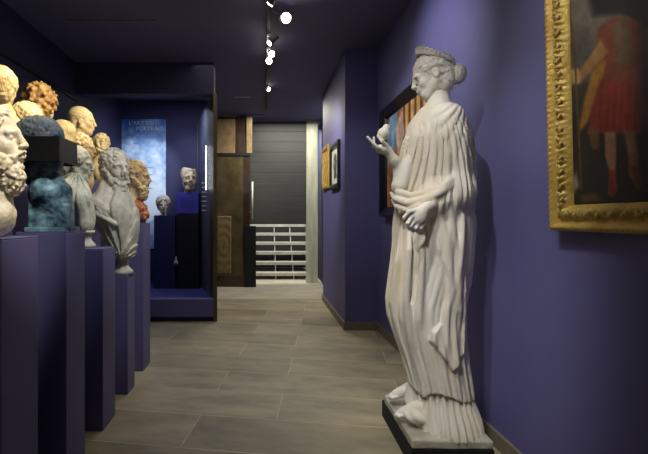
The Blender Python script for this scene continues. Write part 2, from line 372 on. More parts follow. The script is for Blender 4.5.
# ------------------------------------------------------------------ flat art: colour-attribute canvases
def pdist(poly, x, y):
    d = np.full(x.shape, 1e9); s = np.zeros(x.shape, bool); n = len(poly)
    for i in range(n):
        ax, ay = poly[i]; bx_, by_ = poly[(i+1) % n]; ex, ey = bx_-ax, by_-ay
        t = np.clip(((x-ax)*ex+(y-ay)*ey)/(ex*ex+ey*ey+1e-9), 0, 1); d = np.minimum(d, np.hypot(x-ax-t*ex, y-ay-t*ey))
        cnd = ((ay > y) != (by_ > y)) & (x < (bx_-ax)*(y-ay)/(by_-ay+1e-12)+ax); s ^= cnd
    return np.where(s, -d, d)
def lay(img, poly, col, soft, x, y, grad=None):
    a = 1-sm(-soft, soft, pdist(poly, x, y)); c = np.array(col, float)
    if grad is not None: c = c*(grad[..., None])
    return img*(1-a[..., None])+c*a[..., None]
def vn(x, y, f, s=0):
    X = x*f; Y = y*f; i = np.floor(X); j = np.floor(Y); u = X-i; v = Y-j; u = u*u*(3-2*u); v = v*v*(3-2*v)
    g_ = lambda a, b: hsh(a, b, 0, s)
    return (g_(i, j)*(1-u)+g_(i+1, j)*u)*(1-v)+(g_(i, j+1)*(1-u)+g_(i+1, j+1)*u)*v
def canvas(name, W, H, nx, fn, m, parent, y=0., z0=None):
    """W x H upright panel centred on x, facing -y; fn(X, Z) gives 0..255 colours"""
    ny = max(2, int(nx*H/W)); xs = np.linspace(-W/2, W/2, nx); zs = np.linspace(-H/2, H/2, ny)
    X, Z = np.meshgrid(xs, zs, indexing='ij'); col = np.clip(fn(X, Z), 0, 255)/255
    col = np.where(col <= .04045, col/12.92, ((col+.055)/1.055)**2.4)
    V = np.stack([X, np.full(X.shape, y), Z], -1).reshape(-1, 3)
    i = (np.arange(nx-1)[:, None]*ny+np.arange(ny-1)[None]).ravel(); Q = np.stack([i, i+ny, i+ny+1, i+1], 1)
    V = V.tolist(); Q = Q.tolist(); b = len(V)                      # a backing gives the panel real thickness
    for (a, c) in ((-W/2, -H/2), (W/2, -H/2), (W/2, H/2), (-W/2, H/2)): V.append((a, y, c)); V.append((a, y+.012, c))
    for k in range(4): p = b+2*k; q = b+2*((k+1) % 4); Q.append((p, p+1, q+1, q))
    Q.append((b+1, b+7, b+5, b+3))
    me = D.meshes.new(name); me.from_pydata(V, [], Q)
    at = me.color_attributes.new('Col', 'FLOAT_COLOR', 'POINT'); arr = np.ones((len(V), 4), np.float32); arr[:, :3] = .05
    arr[:nx*ny, :3] = col.reshape(-1, 3); at.data.foreach_set('color', arr.ravel())
    return link_mesh(name, me, m, parent)
def frame(name, W, H, prof, m, parent, orn=None, step=.01):
    """mitred frame, outer size W x H; prof = [(inward, out)] ; orn(s, t) adds relief along the run"""
    bm = bmesh.new(); cs = [(-W/2, -H/2), (W/2, -H/2), (W/2, H/2), (-W/2, H/2)]
    for k in range(4):
        a = Vector(cs[k]); b = Vector(cs[(k+1) % 4]); d = (b-a).normalized(); nrm = Vector((-d.y, d.x)); L = (b-a).length
        n = max(1, int(L/step)) if orn else 1; prev = None
        for i in range(n+1):
            row = []
            for t, o in prof:
                p = a+d*(t+(L-2*t)*i/n)+nrm*t; s = t+(L-2*t)*i/n
                oo = o+(orn(s, t) if orn else 0); row.append(bm.verts.new((p.x, -oo, p.y)))
            if prev:
                for j in range(len(prof)-1): bm.faces.new((prev[j], row[j], row[j+1], prev[j+1]))
            prev = row
    bmesh.ops.remove_doubles(bm, verts=bm.verts, dist=.0003)
    return obj(name, bm, m, parent, orn is not None)
def text_mesh(name, body, size, m, parent, loc, rot=(PI/2, 0, 0), align='LEFT', space=1.):
    cu = D.curves.new(name, 'FONT'); cu.body = body; cu.size = size; cu.extrude = .0006; cu.align_x = align; cu.space_character = space
    t = D.objects.new('tmp', cu); C.objects.link(t); dg = bpy.context.evaluated_depsgraph_get(); me = D.meshes.new_from_object(t.evaluated_get(dg)); D.objects.remove(t)
    me.materials.clear(); o = link_mesh(name, me, m, parent); o.location = loc; o.rotation_euler = rot; return o

# ------------------------------------------------------------------ the setting
XR, XJ, XL, ZC = 1.23, .879, -2.16, 3.0
struct('floor', box(XL, 2.2, -2.6, 6.38, -.06, 0), 'floor')
struct('floor_hall', box(-.9, 2.2, 6.38, 11, -.06, 0.002), 'floor2')
struct('ceiling', box(XL, 2.2, -2.6, 11, ZC, ZC+.08), 'ceiling')
struct('wall_right', box(XR, XR+.9, -2.6, 4.63, 0, ZC), 'wall')
struct('wall_right_projecting', box(XJ, 2.2, 4.63, 6.33, 0, ZC), 'wall')
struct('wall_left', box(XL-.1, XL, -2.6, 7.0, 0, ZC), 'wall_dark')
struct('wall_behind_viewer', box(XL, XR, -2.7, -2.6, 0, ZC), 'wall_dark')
struct('baseboard_right', box(XR-.018, XR, -2.6, 4.63, 0, .085, .003), 'base')
bm = bx(bmesh.new(), XJ-.018, XJ, 4.612, 6.33, 0, .085, .003); bx(bm, XJ, XR-.018, 4.612, 4.63, 0, .085, .003)
struct('baseboard_projecting', bm, 'base')
# alcove with the glass case: header, back, side, raised floor
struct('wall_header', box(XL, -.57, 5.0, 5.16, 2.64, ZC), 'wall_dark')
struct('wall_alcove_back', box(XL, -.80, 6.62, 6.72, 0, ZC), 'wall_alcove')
struct('trim_8', box(XL, XL+.02, -2.6, 5.0, 2.545, 2.575), 'blackmatte')
struct('trim_1', box(-1.78, -.98, 3.93, 3.945, ZC-.012, ZC), 'base')
struct('trim_2', box(-.42, -.18, 6.4, 6.42, ZC-.012, ZC), 'white')
struct('wall_door_header', box(-.6, .02, 7.5, 7.6, 2.98, ZC), 'ceiling')
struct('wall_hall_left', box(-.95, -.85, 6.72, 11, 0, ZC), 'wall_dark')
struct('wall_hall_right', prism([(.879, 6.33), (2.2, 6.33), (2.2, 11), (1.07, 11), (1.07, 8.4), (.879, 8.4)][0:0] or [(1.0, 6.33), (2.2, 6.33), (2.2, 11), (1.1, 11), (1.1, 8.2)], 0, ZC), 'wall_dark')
struct('wall_hall_back', box(-.85, 1.1, 10.6, 10.7, 0, ZC), 'char')
struct('trim_3', box(.80, 1.01, 7.95, 8.1, 0, ZC, .01), 'cream')
# cream jamb carries a slim dark reveal
ov = [(-.57, 5.0), (-.53, 5.03), (-.86, 6.62), (-.90, 6.62)]
st = prism([(XL, 5.1), (-.605, 5.1), (-.99, 6.6), (XL, 6.6)], .0, .235)
struct('floor_alcove', st, 'vitfloor')
bm = bmesh.new(); bx(bm, XL, -.572, 4.99, 5.1, .055, .262, .003)
struct('trim_5', bm, 'wall')
struct('trim_6', box(XL, -.60, 5.03, 5.1, 0, .055), 'wall_dark')
struct('trim_7', prism([(-.575, 5.0), (-.53, 5.0), (-.695, 5.66), (-.745, 5.66)], .0, 2.64), 'bronze')
struct('wall_alcove_side', prism([(-.747, 5.66), (-.697, 5.66), (-.93, 6.62), (-.995, 6.62)], .0, 2.64), 'wall_dark')

# ------------------------------------------------------------------ glass partition and door to the stair hall
r = thing('glass_door', 'brown glazed door with a pale upper panel and steel pull handle, left of the staircase', 'door', (-.42, 7.5, 0))
def R2(a, b, z0, z1, y0=-.02, y1=.02): return box(a, b, y0, y1, z0, z1, .003)
def PX(px, Y=7.5): return (px-CX)*Y/F+.42
def PZ(py, Y=7.5): return EYE-(py-CY)*Y/F
obj('panel', R2(PX(208), PX(250), 0.0, PZ(108), .02, .05), 'brownglass', r)
obj('panel', R2(PX(208), PX(243), PZ(276), PZ(156), .005, .02), 'olive', r)
obj('upper_panel', R2(PX(208), PX(235), PZ(153), PZ(119), -.01, .02), 'tanrelief', r)
obj('top_rail', R2(PX(208), PX(236), PZ(117), PZ(110), -.012, .02), 'tanrelief', r)
obj('cream_strip', R2(PX(246.5), PX(252), PZ(153), PZ(108.5), -.012, .05), 'tanrelief', r)
obj('stile', R2(PX(244.5), PX(256), 0.002, PZ(226), -.03, .05), 'blackmatte', r)
obj('mid_rail', R2(PX(208), PX(250), PZ(156), PZ(153), -.012, .02), 'blackmatte', r)
def f_spiral(P):
    a = np.arctan2(P[:, 2], P[:, 0]); rr = np.hypot(P[:, 0]/.95, P[:, 2]/1.4)*1.0
    return rbox(P, (0, 0, 0), (.125, .012, .50), .011)-.0025*np.sin(rr*60-a)
o = sculpt('spiral_relief', f_spiral, (-.18, -.04, -.55), (.18, .04, .55), .009, 'olive2', r); o.location = (PX(224), -.002, PZ(245))
h = obj('handle', tube(bmesh.new(), (PX(252.5), -.07, PZ(219)), (PX(252.5), -.07, PZ(182)), .014), 'white', r, True)
bm = bmesh.new()
for py in (212, 190): tube(bm, (PX(252.5), -.07, PZ(py)), (PX(250), .03, PZ(py)), .01)
obj('handle_mount', bm, 'chrome', h)
# ------------------------------------------------------------------ staircase in the hall
r = thing('staircase', 'open staircase with pale treads rising away beyond the doorway', 'staircase', (.4, 8.4, 0))
for i in range(6):
    y = .25*i; z = .13+.186*i
    obj('tread', box(-.75, .55, y, y+.27, z-.058, z, .004), 'tread', r)
for x in (-.15, .20):
    for i in range(6):
        z = .13+.186*i; obj('riser_post', box(x-.009, x+.009, .25*i+.02, .25*i+.045, (z-.186 if i else 0.002), z-.045), 'white', r)
obj('soffit', prism([(-.75, .3), (.55, .3), (.55, 1.9), (-.75, 1.9)], 0.002, .02), 'char', r)
r = thing('metal_shutter', 'dark grey slatted shutter screen above the top stair tread', 'shutter', (.4, 7.98, 1.085))
bm = bmesh.new()
for k in range(10): bx(bm, -.66, .40, -.01, .012, 0+.19*k, .187+.19*k, .003)
obj('slat_panel', bm, 'char', r)
bm = bmesh.new()
for x in (-.64, -.1, .38): bx(bm, x-.012, x+.012, .012, .03, 0, 1.9)
obj('upright', bm, 'char', r)

# ------------------------------------------------------------------ alcove contents
r = thing('wall_poster', 'tall pale blue exhibition poster on the back wall of the alcove', 'poster', (-1.83, 6.60, 1.72))
def fp(X, Z):
    u = X/.67+.5; v = Z/1.98+.5
    n1 = vn(X+3, Z+3, 5, 1)*.5+vn(X+3, Z+3, 11, 2)*.3+vn(X+3, Z+3, 24, 3)*.2
    a = np.clip(1.25-np.abs(v-.42)*1.9+(n1-.5)*1.2, 0, 1)[..., None]
    col = np.array((48, 92, 160))*(1-a)+np.array((226, 240, 250))*a
    f = 1-sm(.0, .05, np.abs(vn(X+5, Z+9, 9, 5)-.5)); zone = np.exp(-(((X+.2)/.11)**2+((Z-.55)/.18)**2))
    return col*(1-(zone*f*.6)[..., None])
canvas('sheet', .69, 1.98, 80, fp, 'poster', r)
text_mesh('lettering', "L'ART DU", .082, 'white', r, (-.217, -.004, .905), space=1.1)
text_mesh('lettering', "PORTRAIT", .082, 'white', r, (-.11, -.004, .82), space=1.1)
bm = bmesh.new()
for k in range(11): bx(bm, -.26, -.26+.42*(.75+.25*math.sin(k*2.1)), -.003, -.001, .28-.035*k, .286-.035*k)
obj('small_print', bm, 'navy', r)

r = thing('display_pedestal', 'navy pedestal in the alcove under the small pale round head', 'pedestal', (-1.345, 6.02, .235))
obj('column', box(-.145, .145, -.12, .12, 0, 1.0, .004), 'navy', r)
r = thing('round_head', 'small pale round marble head on the navy alcove pedestal', 'sculpture', (-1.385, 6.0, 1.236))
socle(r, .05, 0, .035, 'white')
xf = add_head(r, (0, 0, .145), .98, yaw=math.radians(-75), m='ivory', hair='curly', neck=.06, h=.006, bulk=.016)
r = thing('display_pedestal', 'near-black alcove pedestal under the violet block', 'pedestal', (-1.03, 6.0, .235))
obj('column', box(-.15, .15, -.12, .12, 0, 1.03, .004), 'nearblack', r)
lk = obj('lock', tube(bmesh.new(), (-.152, -.125, .36), (-.152, -.14, .36), .028, .028), 'white', r, True)
obj('key_tab', box(-.162, -.142, -.145, -.13, .37, .44, .003), 'white', lk)
r = thing('display_block', 'violet block with a small text panel, under the broken face', 'display block', (-1.03, 6.0, 1.266))
obj('block', box(-.15, .15, -.12, .12, 0, .28, .004), 'blueblock', r)
bm = bmesh.new()
for k in range(5): bx(bm, -.10, .10-.02*(k % 2), -.1225, -.1205, .08+.03*k, .086+.03*k)
obj('small_print', bm, 'navy', r)
r = thing('broken_face', 'broken tan marble face fragment on the violet block', 'sculpture', (-1.03, 5.98, 1.547))
def f_frag(P):
    Q = P/1.5; d = f_head(Q, .12, False)*1.5
    d = smax(d, -(P[:, 0]+.0+.3*(P[:, 2])), .01); d = smax(d, P[:, 2]-.115-.25*np.abs(P[:, 1]-.04), .008); d = smax(d, -(P[:, 2]+.17-.3*P[:, 1]), .01)
    return near(d, lambda q: curls(q, 22, .006), P)
xf = Matrix.Translation((0, .0, .205)) @ Matrix.Rotation(math.radians(-68), 4, 'Z')
sculpt('face', f_frag, (-.14, -.16, -.24), (.22, .16, .22), .0055, 'tan', r, xf)
obj('mount', box(-.05, .05, -.04, .04, 0, .05, .004), 'tan', r)
# display case pane with its light strip
r = thing('glass_panel', 'glass panel with a white lit strip at the right end of the alcove', 'glass panel', (-.745, 5.30, .262))
obj('pane', prism([(.105, -.15), (.113, -.15), (-.235, 1.2), (-.243, 1.2)], 0, 2.37), 'glass', r)
obj('light_strip', box(.035, .048, .03, .045, 1.285, 1.83, .002), 'led', r)
for k in range(7): obj('scale_mark', box(-.055, .005, .33, .34, 1.03+.06*k, 1.045+.06*k), 'white', r)
r = thing('display_pedestal', 'dark navy alcove pedestal half hidden behind the tan bearded head', 'pedestal', (-1.80, 5.85, .235))
obj('column', box(-.13, .13, -.12, .12, 0, 1.13, .004), 'nearblack', r)

# ------------------------------------------------------------------ pedestals and busts on the left
def pedestal(x1, y0, y1, z, label, wd=.23):
    xc = x1-wd/2; yc = (y0+y1)/2
    r = thing('display_pedestal', label, 'pedestal', (xc, yc, 0), 0)
    obj('column', box(-wd/2, wd/2, -(y1-y0)/2, (y1-y0)/2, .0, z-.006, .003), 'pedestal', r)
    obj('top_plate', box(-wd/2, wd/2, -(y1-y0)/2, (y1-y0)/2, z-.006, z, .002), 'pedestal', r)
    return xc, yc
pedestal(-.89, 1.47, 1.71, 1.13, 'violet pedestal at the left edge of the picture, under the ivory bearded head')
pedestal(-.89, 1.957, 2.16, 1.137, 'violet pedestal under the teal bronze bust with the black box')
pedestal(-.90, 2.43, 2.63, 1.026, 'violet pedestal under the slim grey-green profile bust')
pedestal(-.918, 2.93, 3.09, .813, 'lowest violet pedestal, under the large draped bearded bust')
pedestal(-.936, 3.38, 3.585, 1.16, 'violet pedestal farthest down the aisle, under the tan bearded head')

rd = math.radians
# 1 ivory bearded head at the frame edge
r = thing('portrait_bust', 'large ivory bearded head at the left edge, nearest bust to the viewer', 'bust', (-.995, 1.59, 1.13), rd(12))
def f_stump(P):
    d = cap(P, (-.01, 0, .22), (-.005, 0, .09), .066, .074); d = smin(d, ell(P, (-.02, 0, .07), (.085, .095, .08)), .04)
    d = near(d, lambda q: curls(q, 16, .008), P); return smax(d, .003-P[:, 2], .004)
sculpt('neck', f_stump, (-.16, -.13, -.01), (.12, .13, .3), .005, 'ivory', r)
add_head(r, (-.02, 0, .36), 1.12, yaw=0, pitch=rd(-7), m='ivory', hair='curly', beard=.055, neck=.15, h=.0036, fr=56, amp=.010, bulk=.004)
# 2 teal bronze bust, box over the eyes
r = thing('bronze_bust', 'teal patinated bronze bust with grey hair, black box over its eyes', 'bust', (-1.0, 2.06, 1.137), rd(10))
obj('base_plate', box(-.10, .10, -.085, .085, 0, .02, .003), 'teal', r)
def f_herm(P):
    d = rbox(P, (-.005, 0, .07), (.085, .075, .055), .008)
    d = smin(d, ell(P, (-.01, 0, .17), (.09, .105, .095)), .03); d = smin(d, cap(P, (-.02, 0, .17), (-.025, 0, .34), .058, .050), .04)
    return near(d, lambda Q: -.007*np.abs(np.sin(30*Q[:, 2]-26*Q[:, 0]+8*Q[:, 1]))*sm(.12, .15, Q[:, 2])*(1-sm(.21, .25, Q[:, 2]))+.4*curls(Q, 22, .006), P)
sculpt('chest', f_herm, (-.13, -.14, .01), (.12, .14, .36), .0048, 'teal', r)
add_head(r, (-.045, 0, .41), 1.02, yaw=rd(-4), pitch=rd(4), m='teal', hm='tealhair', hair='curly', fr=60, amp=.007, neck=.14, h=.0042, bulk=.003)
r = thing('black_box', 'matt black rectangular box fitted around the eyes of the bronze bust', 'box', (-1.012, 2.04, 1.512))
bm = bmesh.new(); bx(bm, -.095, .095, -.095, -.085, -.057, .057, .002); bx(bm, -.095, .095, .085, .095, -.057, .057, .002)
bx(bm, .085, .095, -.085, .085, -.057, .057, .002); bx(bm, -.095, -.085, -.085, .085, -.057, .057, .002)
obj('shell', bm, 'blackmatte', r); obj('lid', box(-.094, .094, -.094, .094, .049, .057, .002), 'blackmatte', r)
# 3 slim grey-green profile bust
r = thing('woman_bust', 'slim grey-green marble bust in profile on a small round foot', 'bust', (-1.10, 2.53, 1.026), rd(12))
socle(r, .05, 0, .10, 'grey', (.065, 0))
def f_slim(P):
    return f_parts(P, (((-.032, 0, .305), (.072, .14, .09)), ((.035, 0, .27), (.058, .11, .10)), ((.055, 0, .16), (.05, .07, .08)), ((.005, 0, .38), (.062, .06, .09))), .04, .010, (.02, .42), 10, .095)
sculpt('chest', f_slim, (-.16, -.2, .05), (.17, .2, .42), .0055, 'grey', r)
add_head(r, (.01, 0, .49), .80, yaw=rd(2), pitch=rd(3), m='grey', hair='wavy', neck=.17, h=.0045, bulk=.002)
o = sculpt('cap', lambda P: near(smax(ell(P, (0, 0, 0), (.082, .066, .058)), -(P[:, 2]+.008), .01), lambda q: curls(q, 30, .006), P), (-.12, -.1, -.06), (.12, .1, .09), .005, 'grey', r); o.location = (.0, 0, .532)
# 4 large draped bearded bust
r = thing('bearded_bust', 'large pale grey draped bust of a bearded man on the lowest pedestal', 'bust', (-1.03, 3.01, .813), rd(-8))
socle(r, .068, 0, .125, 'grey2', (.06, 0))
def f_big(P):
    return f_parts(P, (((-.085, 0, .45), (.105, .20, .115)), ((.03, 0, .42), (.105, .18, .14)), ((.045, 0, .27), (.092, .13, .14)), ((.06, 0, .15), (.058, .075, .06)), ((-.005, 0, .58), (.08, .08, .12))), .09, .017, (.085, .13), 12, .115, True)
def f_roll(P):
    d = smin(poly(P, [(-.17, .02, .49), (-.14, -.13, .52), (-.03, -.18, .48), (.07, -.14, .41), (.125, -.02, .34), (.10, .10, .40)], .026), poly(P, [(-.18, .0, .44), (-.14, -.15, .46), (-.03, -.19, .42), (.07, -.15, .35), (.13, -.02, .27)], .022), .012)
    return near(d, lambda Q: -.006*np.abs(np.sin(60*Q[:, 2]+30*Q[:, 0])), P)
sculpt('cloak_roll', f_roll, (-.24, -.26, .25), (.2, .18, .6), .006, 'grey2', r)
sculpt('draped_chest', f_big, (-.2, -.30, .06), (.22, .30, .66), .006, 'grey2', r)
add_head(r, (.0, 0, .735), 1.10, yaw=rd(-34), pitch=rd(0), m='grey2', hair='curly', beard=.12, neck=.16, h=.0042, fr=40, amp=.011, bulk=.0)
# 5 tan bearded head
r = thing('portrait_bust', 'tan bearded marble head on the pedestal farthest down the aisle', 'bust', (-1.02, 3.49, 1.16), rd(5))
obj('mount', box(-.06, .06, -.06, .06, 0, .03, .004), 'blackmatte', r)
def f_frag2(P):
    d = smin(ell(P, (0, 0, .10), (.08, .085, .09)), ell(P, (.04, 0, .06), (.06, .06, .045)), .03); return near(smax(d, -(P[:, 2]-.02), .008), lambda q: curls(q, 22, .02), P)
sculpt('neck_fragment', f_frag2, (-.13, -.14, 0), (.14, .14, .24), .006, 'terracotta', r)
add_head(r, (-.01, 0, .375), 1.04, m='tan', hair='curly', beard=.05, neck=.18, h=.005, fr=38, amp=.012)

# second row, warm lit heads on taller pedestals
def back_bust(px, py, Y, s, hd, m, hair, label, beard=0, bulk=0, fr=40, amp=.013, pitch=0, W=.17, hm=None):
    x = (px-CX)*Y/F; z = EYE-(py-CY)*Y/F; zb = z-.52*s-.02
    pl = thing('display_pedestal', 'tall violet pedestal under the '+label.split(',')[0], 'pedestal', (x, Y, 0))
    obj('column', box(-.115, .115, -.105, .105, 0, zb, .003), 'pedestal', pl)
    r = thing('marble_bust', label, 'bust', (x, Y, zb), rd(hd))
    socle(r, .06*s, 0, .09*s, m)
    sculpt('chest', lambda P: f_chest(P-np.array((0, 0, .08*s), np.float32), W*.62*s, .27*s, .09*s, .006, seed=px), (-.16*s, -.22*s, .05), (.18*s, .22*s, .45*s), .008, m, r)
    add_head(r, (0, 0, .52*s), s, pitch=rd(pitch), m=m, hm=hm, hair=hair, beard=beard, neck=.18, h=.0058, fr=fr, amp=amp, bulk=bulk)
back_bust(1, 86, 2.2, .84, 110, 'ochre', 'wavy', 'honey coloured head cut by the left edge, highest of the back row there', bulk=.004)
back_bust(29, 118, 2.55, .90, -12, 'ochre', 'curly', 'honey head in front of the brown curly head, left of the bronze bust', fr=50, amp=.008)
back_bust(41, 104, 3.0, 1.06, 95, 'ochre2', 'curly', 'big head with thick brown curls, high in the back row', bulk=.014, fr=30, amp=.022, hm='ochre3')
back_bust(61, 135, 3.3, .98, 150, 'ochre2', 'wavy', 'pale honey head seen from behind, beside the bronze hair')
back_bust(82, 146, 3.57, .95, 10, 'ochre2', 'curly', 'honey curly head just below the smooth profile head', fr=34, amp=.02)
back_bust(82, 119, 3.98, 1.04, 18, 'ochre2', 'comb', 'smooth pale honey head in right profile, farthest of the back row', bulk=-.004, W=.26)
back_bust(101, 144, 4.35, .95, 120, 'ochre2', 'curly', 'small honey head partly hidden behind the large bearded bust', fr=36, amp=.015)

# ------------------------------------------------------------------ the statue
OX, OY = .92, 2.33
def q(px, py, Y=2.33): return ((px-CX)*Y/F-OX, Y-OY, EYE-(py-CY)*Y/F)
K = 2.33/F
r = thing('plinth_base', 'low black plinth on the floor under the white statue', 'plinth', (.91, 2.335, 0), rd(-1.5))
obj('block', box(-.195, .195, -.285, .285, 0, .096, .003), 'blackbase', r)
ST = thing('marble_statue', 'white marble statue of a robed woman with diadem, left profile', 'statue', (OX, OY, 0))
def f_plinth(P):
    Q = P.copy(); a = rd(-1.5); x = Q[:, 0]*math.cos(a)+Q[:, 1]*math.sin(a); y = -Q[:, 0]*math.sin(a)+Q[:, 1]*math.cos(a); Q[:, 0] = x; Q[:, 1] = y
    d = rbox(Q, (-.01, .005, .1175), (.192, .28, .0215), .006)
    d = smax(d, (-(Q[:, 0]+.01)*.8+(Q[:, 1]-.005)*.6)-.30, .01)
    d = smin(d, ell(P, (.03, -.03, .13), (.15, .19, .035)), .02)
    return smax(near(d, lambda q_: curls(q_, 14, .003), P), .098-P[:, 2], .003)
sculpt('plinth', f_plinth, (-.26, -.34, .085), (.24, .34, .2), .0055, 'plinth', ST)

rows = [(104, 426, 450, .07), (109, 420, 456, .11), (116, 414, 461, .15), (126, 409, 466, .175), (140, 404, 470, .185), (160, 400, 473, .185), (180, 397, 473, .18), (200, 395, 472, .185), (215, 396, 471, .19),
        (240, 396, 469, .195), (260, 394, 468, .195), (280, 391, 466, .19), (300, 388, 461, .185), (315, 389, 460, .18), (335, 395, 460, .175), (355, 402, 461, .17), (375, 407, 463, .17), (402, 411, 466, .17)]
rz_ = np.array([EYE-(a-CY)*K for a, *_ in rows])[::-1]; rl = np.array([(b-CX)*K-OX for _, b, _, _ in rows])[::-1]; rr_ = np.array([(c-CX)*K-OX for _, _, c, _ in rows])[::-1]; ry_ = np.array([d for *_, d in rows])[::-1]
HANG = [(428, 205), (447, 198), (462, 215), (466, 300), (462, 352), (457, 358), (448, 368), (437, 352), (427, 339), (429, 330), (438, 321), (443, 300), (443, 275), (433, 248), (430, 225)]
HEM = np.array([(395, 350), (405, 376), (412, 381), (418, 390), (425, 396), (432, 388), (445, 390), (460, 396), (480, 398)], float)
def f_mantle(P):
    z = P[:, 2]; L = np.interp(z, rz_, rl); R = np.interp(z, rz_, rr_); ry = np.interp(z, rz_, ry_)
    cy = -.02*sm(.9, .3, z) if False else -.05*(1-sm(.25, .9, z))
    cx = (L+R)/2; rx = (R-L)/2; x = P[:, 0]-cx; y = P[:, 1]-cy
    k = np.sqrt((x/rx)**2+(y/ry)**2); d = (k-1)*np.minimum(rx, ry)
    ppx = (P[:, 0]+OX)/np.where(P[:, 1] < 9, 2.16/F, 1)+CX; ppy = CY-(z-EYE)/(2.16/F)
    th = np.arctan2(y/ry, x/rx)
    front = 1-sm(-.02, .05, P[:, 1]); low = 1-sm(1.12, 1.3, z); up = 1-low
    fold = .011*np.abs(np.sin(8.5*th+.9*np.sin(2.3*z+1)+.5*np.sin(9*z)*.4))*low+.007*np.abs(np.sin(19*th+2*np.sin(4*z)))*low
    S0 = q(456, 100); al = np.arctan2(P[:, 0]-S0[0], -(z-S0[2])+.02)
    fold += up*(.007*np.abs(np.sin(11*al+.6*np.sin(9*z))))*(1-front)
    d = d-fold+.005
    h_ = pdist(HANG, ppx, ppy); mask = (1-sm(-1.6, 1.2, h_))*front
    d = d-mask*(.026+.006*np.sin((ppx*.55+ppy*.03))-.003)
    # shoulders, near arm and forearm under the cloth
    a1 = cap(P, q(448, 118, 2.2), q(457, 194, 2.18), .072, .058)
    fa = .007*np.abs(np.sin(np.arctan2(P[:, 0]-S0[0], S0[2]-z)*15+P[:, 1]*12))
    d = smin(d, a1-fa, .05)
    a2 = cap(P, q(456, 192, 2.18), q(429, 204, 2.12), .060, .042)
    d = smin(d, a2-fa, .075)
    aa = (ppx-441-2*np.sin(ppy*.05))/(ppy-42); wv = aa+.006*np.sin(aa*41+1)+.003*np.sin(ppy*.09+aa*60)
    fan = .013*np.abs(np.sin(wv*PI/.052))**.8+.004*np.abs(np.sin(wv*PI/.021+1))
    d = d-(fan-.008)*front*sm(401, 411, ppx)*sm(112, 136, ppy)*(1-sm(196, 232, ppy))
    # hanging sleeve behind the elbow
    d = smin(d, cap(P, q(459, 190, 2.21), q(456, 340, 2.23), .052, .028)-.004*np.sin(P[:, 1]*90), .03)
    # rolled folds across the waist
    for pts, rad in (([(393, 186, 2.38), (398, 192, 2.24), (412, 196, 2.145), (428, 192, 2.11), (444, 186, 2.10), (458, 174, 2.15), (468, 160, 2.30)], .017),
                     ([(391, 193, 2.38), (396, 199, 2.24), (408, 203, 2.14), (422, 200, 2.10), (438, 194, 2.08), (452, 185, 2.12), (464, 174, 2.24)], .016),
                     ([(392, 200, 2.38), (397, 206, 2.24), (407, 210, 2.15), (419, 206, 2.10), (432, 199, 2.08)], .014),
                     ([(394, 206, 2.36), (401, 212, 2.2), (411, 212, 2.14)], .010),
                     ):
        d = smin(d, poly(P, [q(*a) for a in pts], rad*1.1), .012)
    for pts, rad in (([(430, 212, 2.14), (433, 240, 2.14), (443, 280, 2.14), (441, 330, 2.18)], .012),
                     ([(438, 200, 2.12), (446, 240, 2.11), (452, 290, 2.12), (450, 362, 2.17)], .014),
                     ([(448, 198, 2.11), (456, 250, 2.12), (459, 310, 2.13), (455, 358, 2.20)], .014),
                     ([(456, 195, 2.12), (462, 260, 2.16), (460, 330, 2.20), (458, 392, 2.24)], .013),
                     ([(404, 218, 2.28), (397, 262, 2.25), (392, 302, 2.26), (402, 345, 2.28), (410, 380, 2.34)], .016),
                     ([(410, 205, 2.26), (409, 250, 2.17), (406, 300, 2.17), (411, 340, 2.18), (420, 392, 2.24)], .015),
                     ([(422, 205, 2.24), (422, 260, 2.14), (419, 320, 2.15), (424, 384, 2.24)], .014)):
        d = smin(d, poly(P, [q(*a) for a in pts], rad*1.1), .018)
    hem = np.interp(ppx, HEM[:, 0], HEM[:, 1]); bot = EYE-(hem-CY)*2.2/F
    d = smax(d, bot-z, .004); d = smax(d, z-1.82, .01)
    return d
sculpt('robe', f_mantle, (-.30, -.36, .2), (.30, .27, 1.86), .0052, 'marble2', ST)
def f_tunic(P):
    z = P[:, 2]; t = sm(.12, .34, z); cx = .030*(1-t)+.020*t; rx = .166*(1-t)+.132*t; ry = .20*(1-t)+.15*t; cy = -.075*(1-t)-.05*t
    x = P[:, 0]-cx; y = P[:, 1]-cy; k = np.sqrt((x/rx)**2+(y/ry)**2); th = np.arctan2(y/ry, x/rx)
    d = (k-1)*np.minimum(rx, ry)-.018*np.abs(np.sin(14*th+.5*np.sin(9*z)))-.012*sm(.2, .12, z)*0+.006
    d = smin(d, cap(P, q(414, 385, 2.32), q(411, 400, 2.32), .035, .036), .03)
    m_ = ell(P, q(416, 414, 2.22), (.066, .075, .036)); m_ = m_-.009*np.abs(np.sin(70*np.hypot(P[:, 0]+.0, P[:, 2]-.40)+18*P[:, 1]))+.004
    d = smin(d, m_, .02)
    d = smax(d, .128-z, .004); return smax(d, z-.36, .01)
sculpt('under_tunic', f_tunic, (-.24, -.34, .11), (.24, .22, .38), .0048, 'marble2', ST)
def f_foot(P, a, b):
    d = cap(P, a, b, .034, .024); n = len(P)
    for k in range(5):
        o_ = (k-2)*.013; d = smin(d, cap(P, (b[0]-.005, b[1]+o_, b[2]-.006), (b[0]-.034+.004*abs(k-1), b[1]+o_*1.15, b[2]-.012), .0085), .004)
    return smin(d, cap(P, (a[0]+.03, a[1], a[2]-.015), (b[0]-.03, b[1], b[2]-.02), .016), .01)
sculpt('foot', lambda P: f_foot(P, q(410, 388, 2.42), q(396, 394, 2.44)), (-.32, -.05, .1), (.05, .25, .3), .0045, 'marble', ST)
sculpt('foot', lambda P: f_foot(P, q(420, 407, 2.22), q(403, 412, 2.24)), (-.3, -.22, .1), (.05, .02, .3), .0045, 'marble', ST)
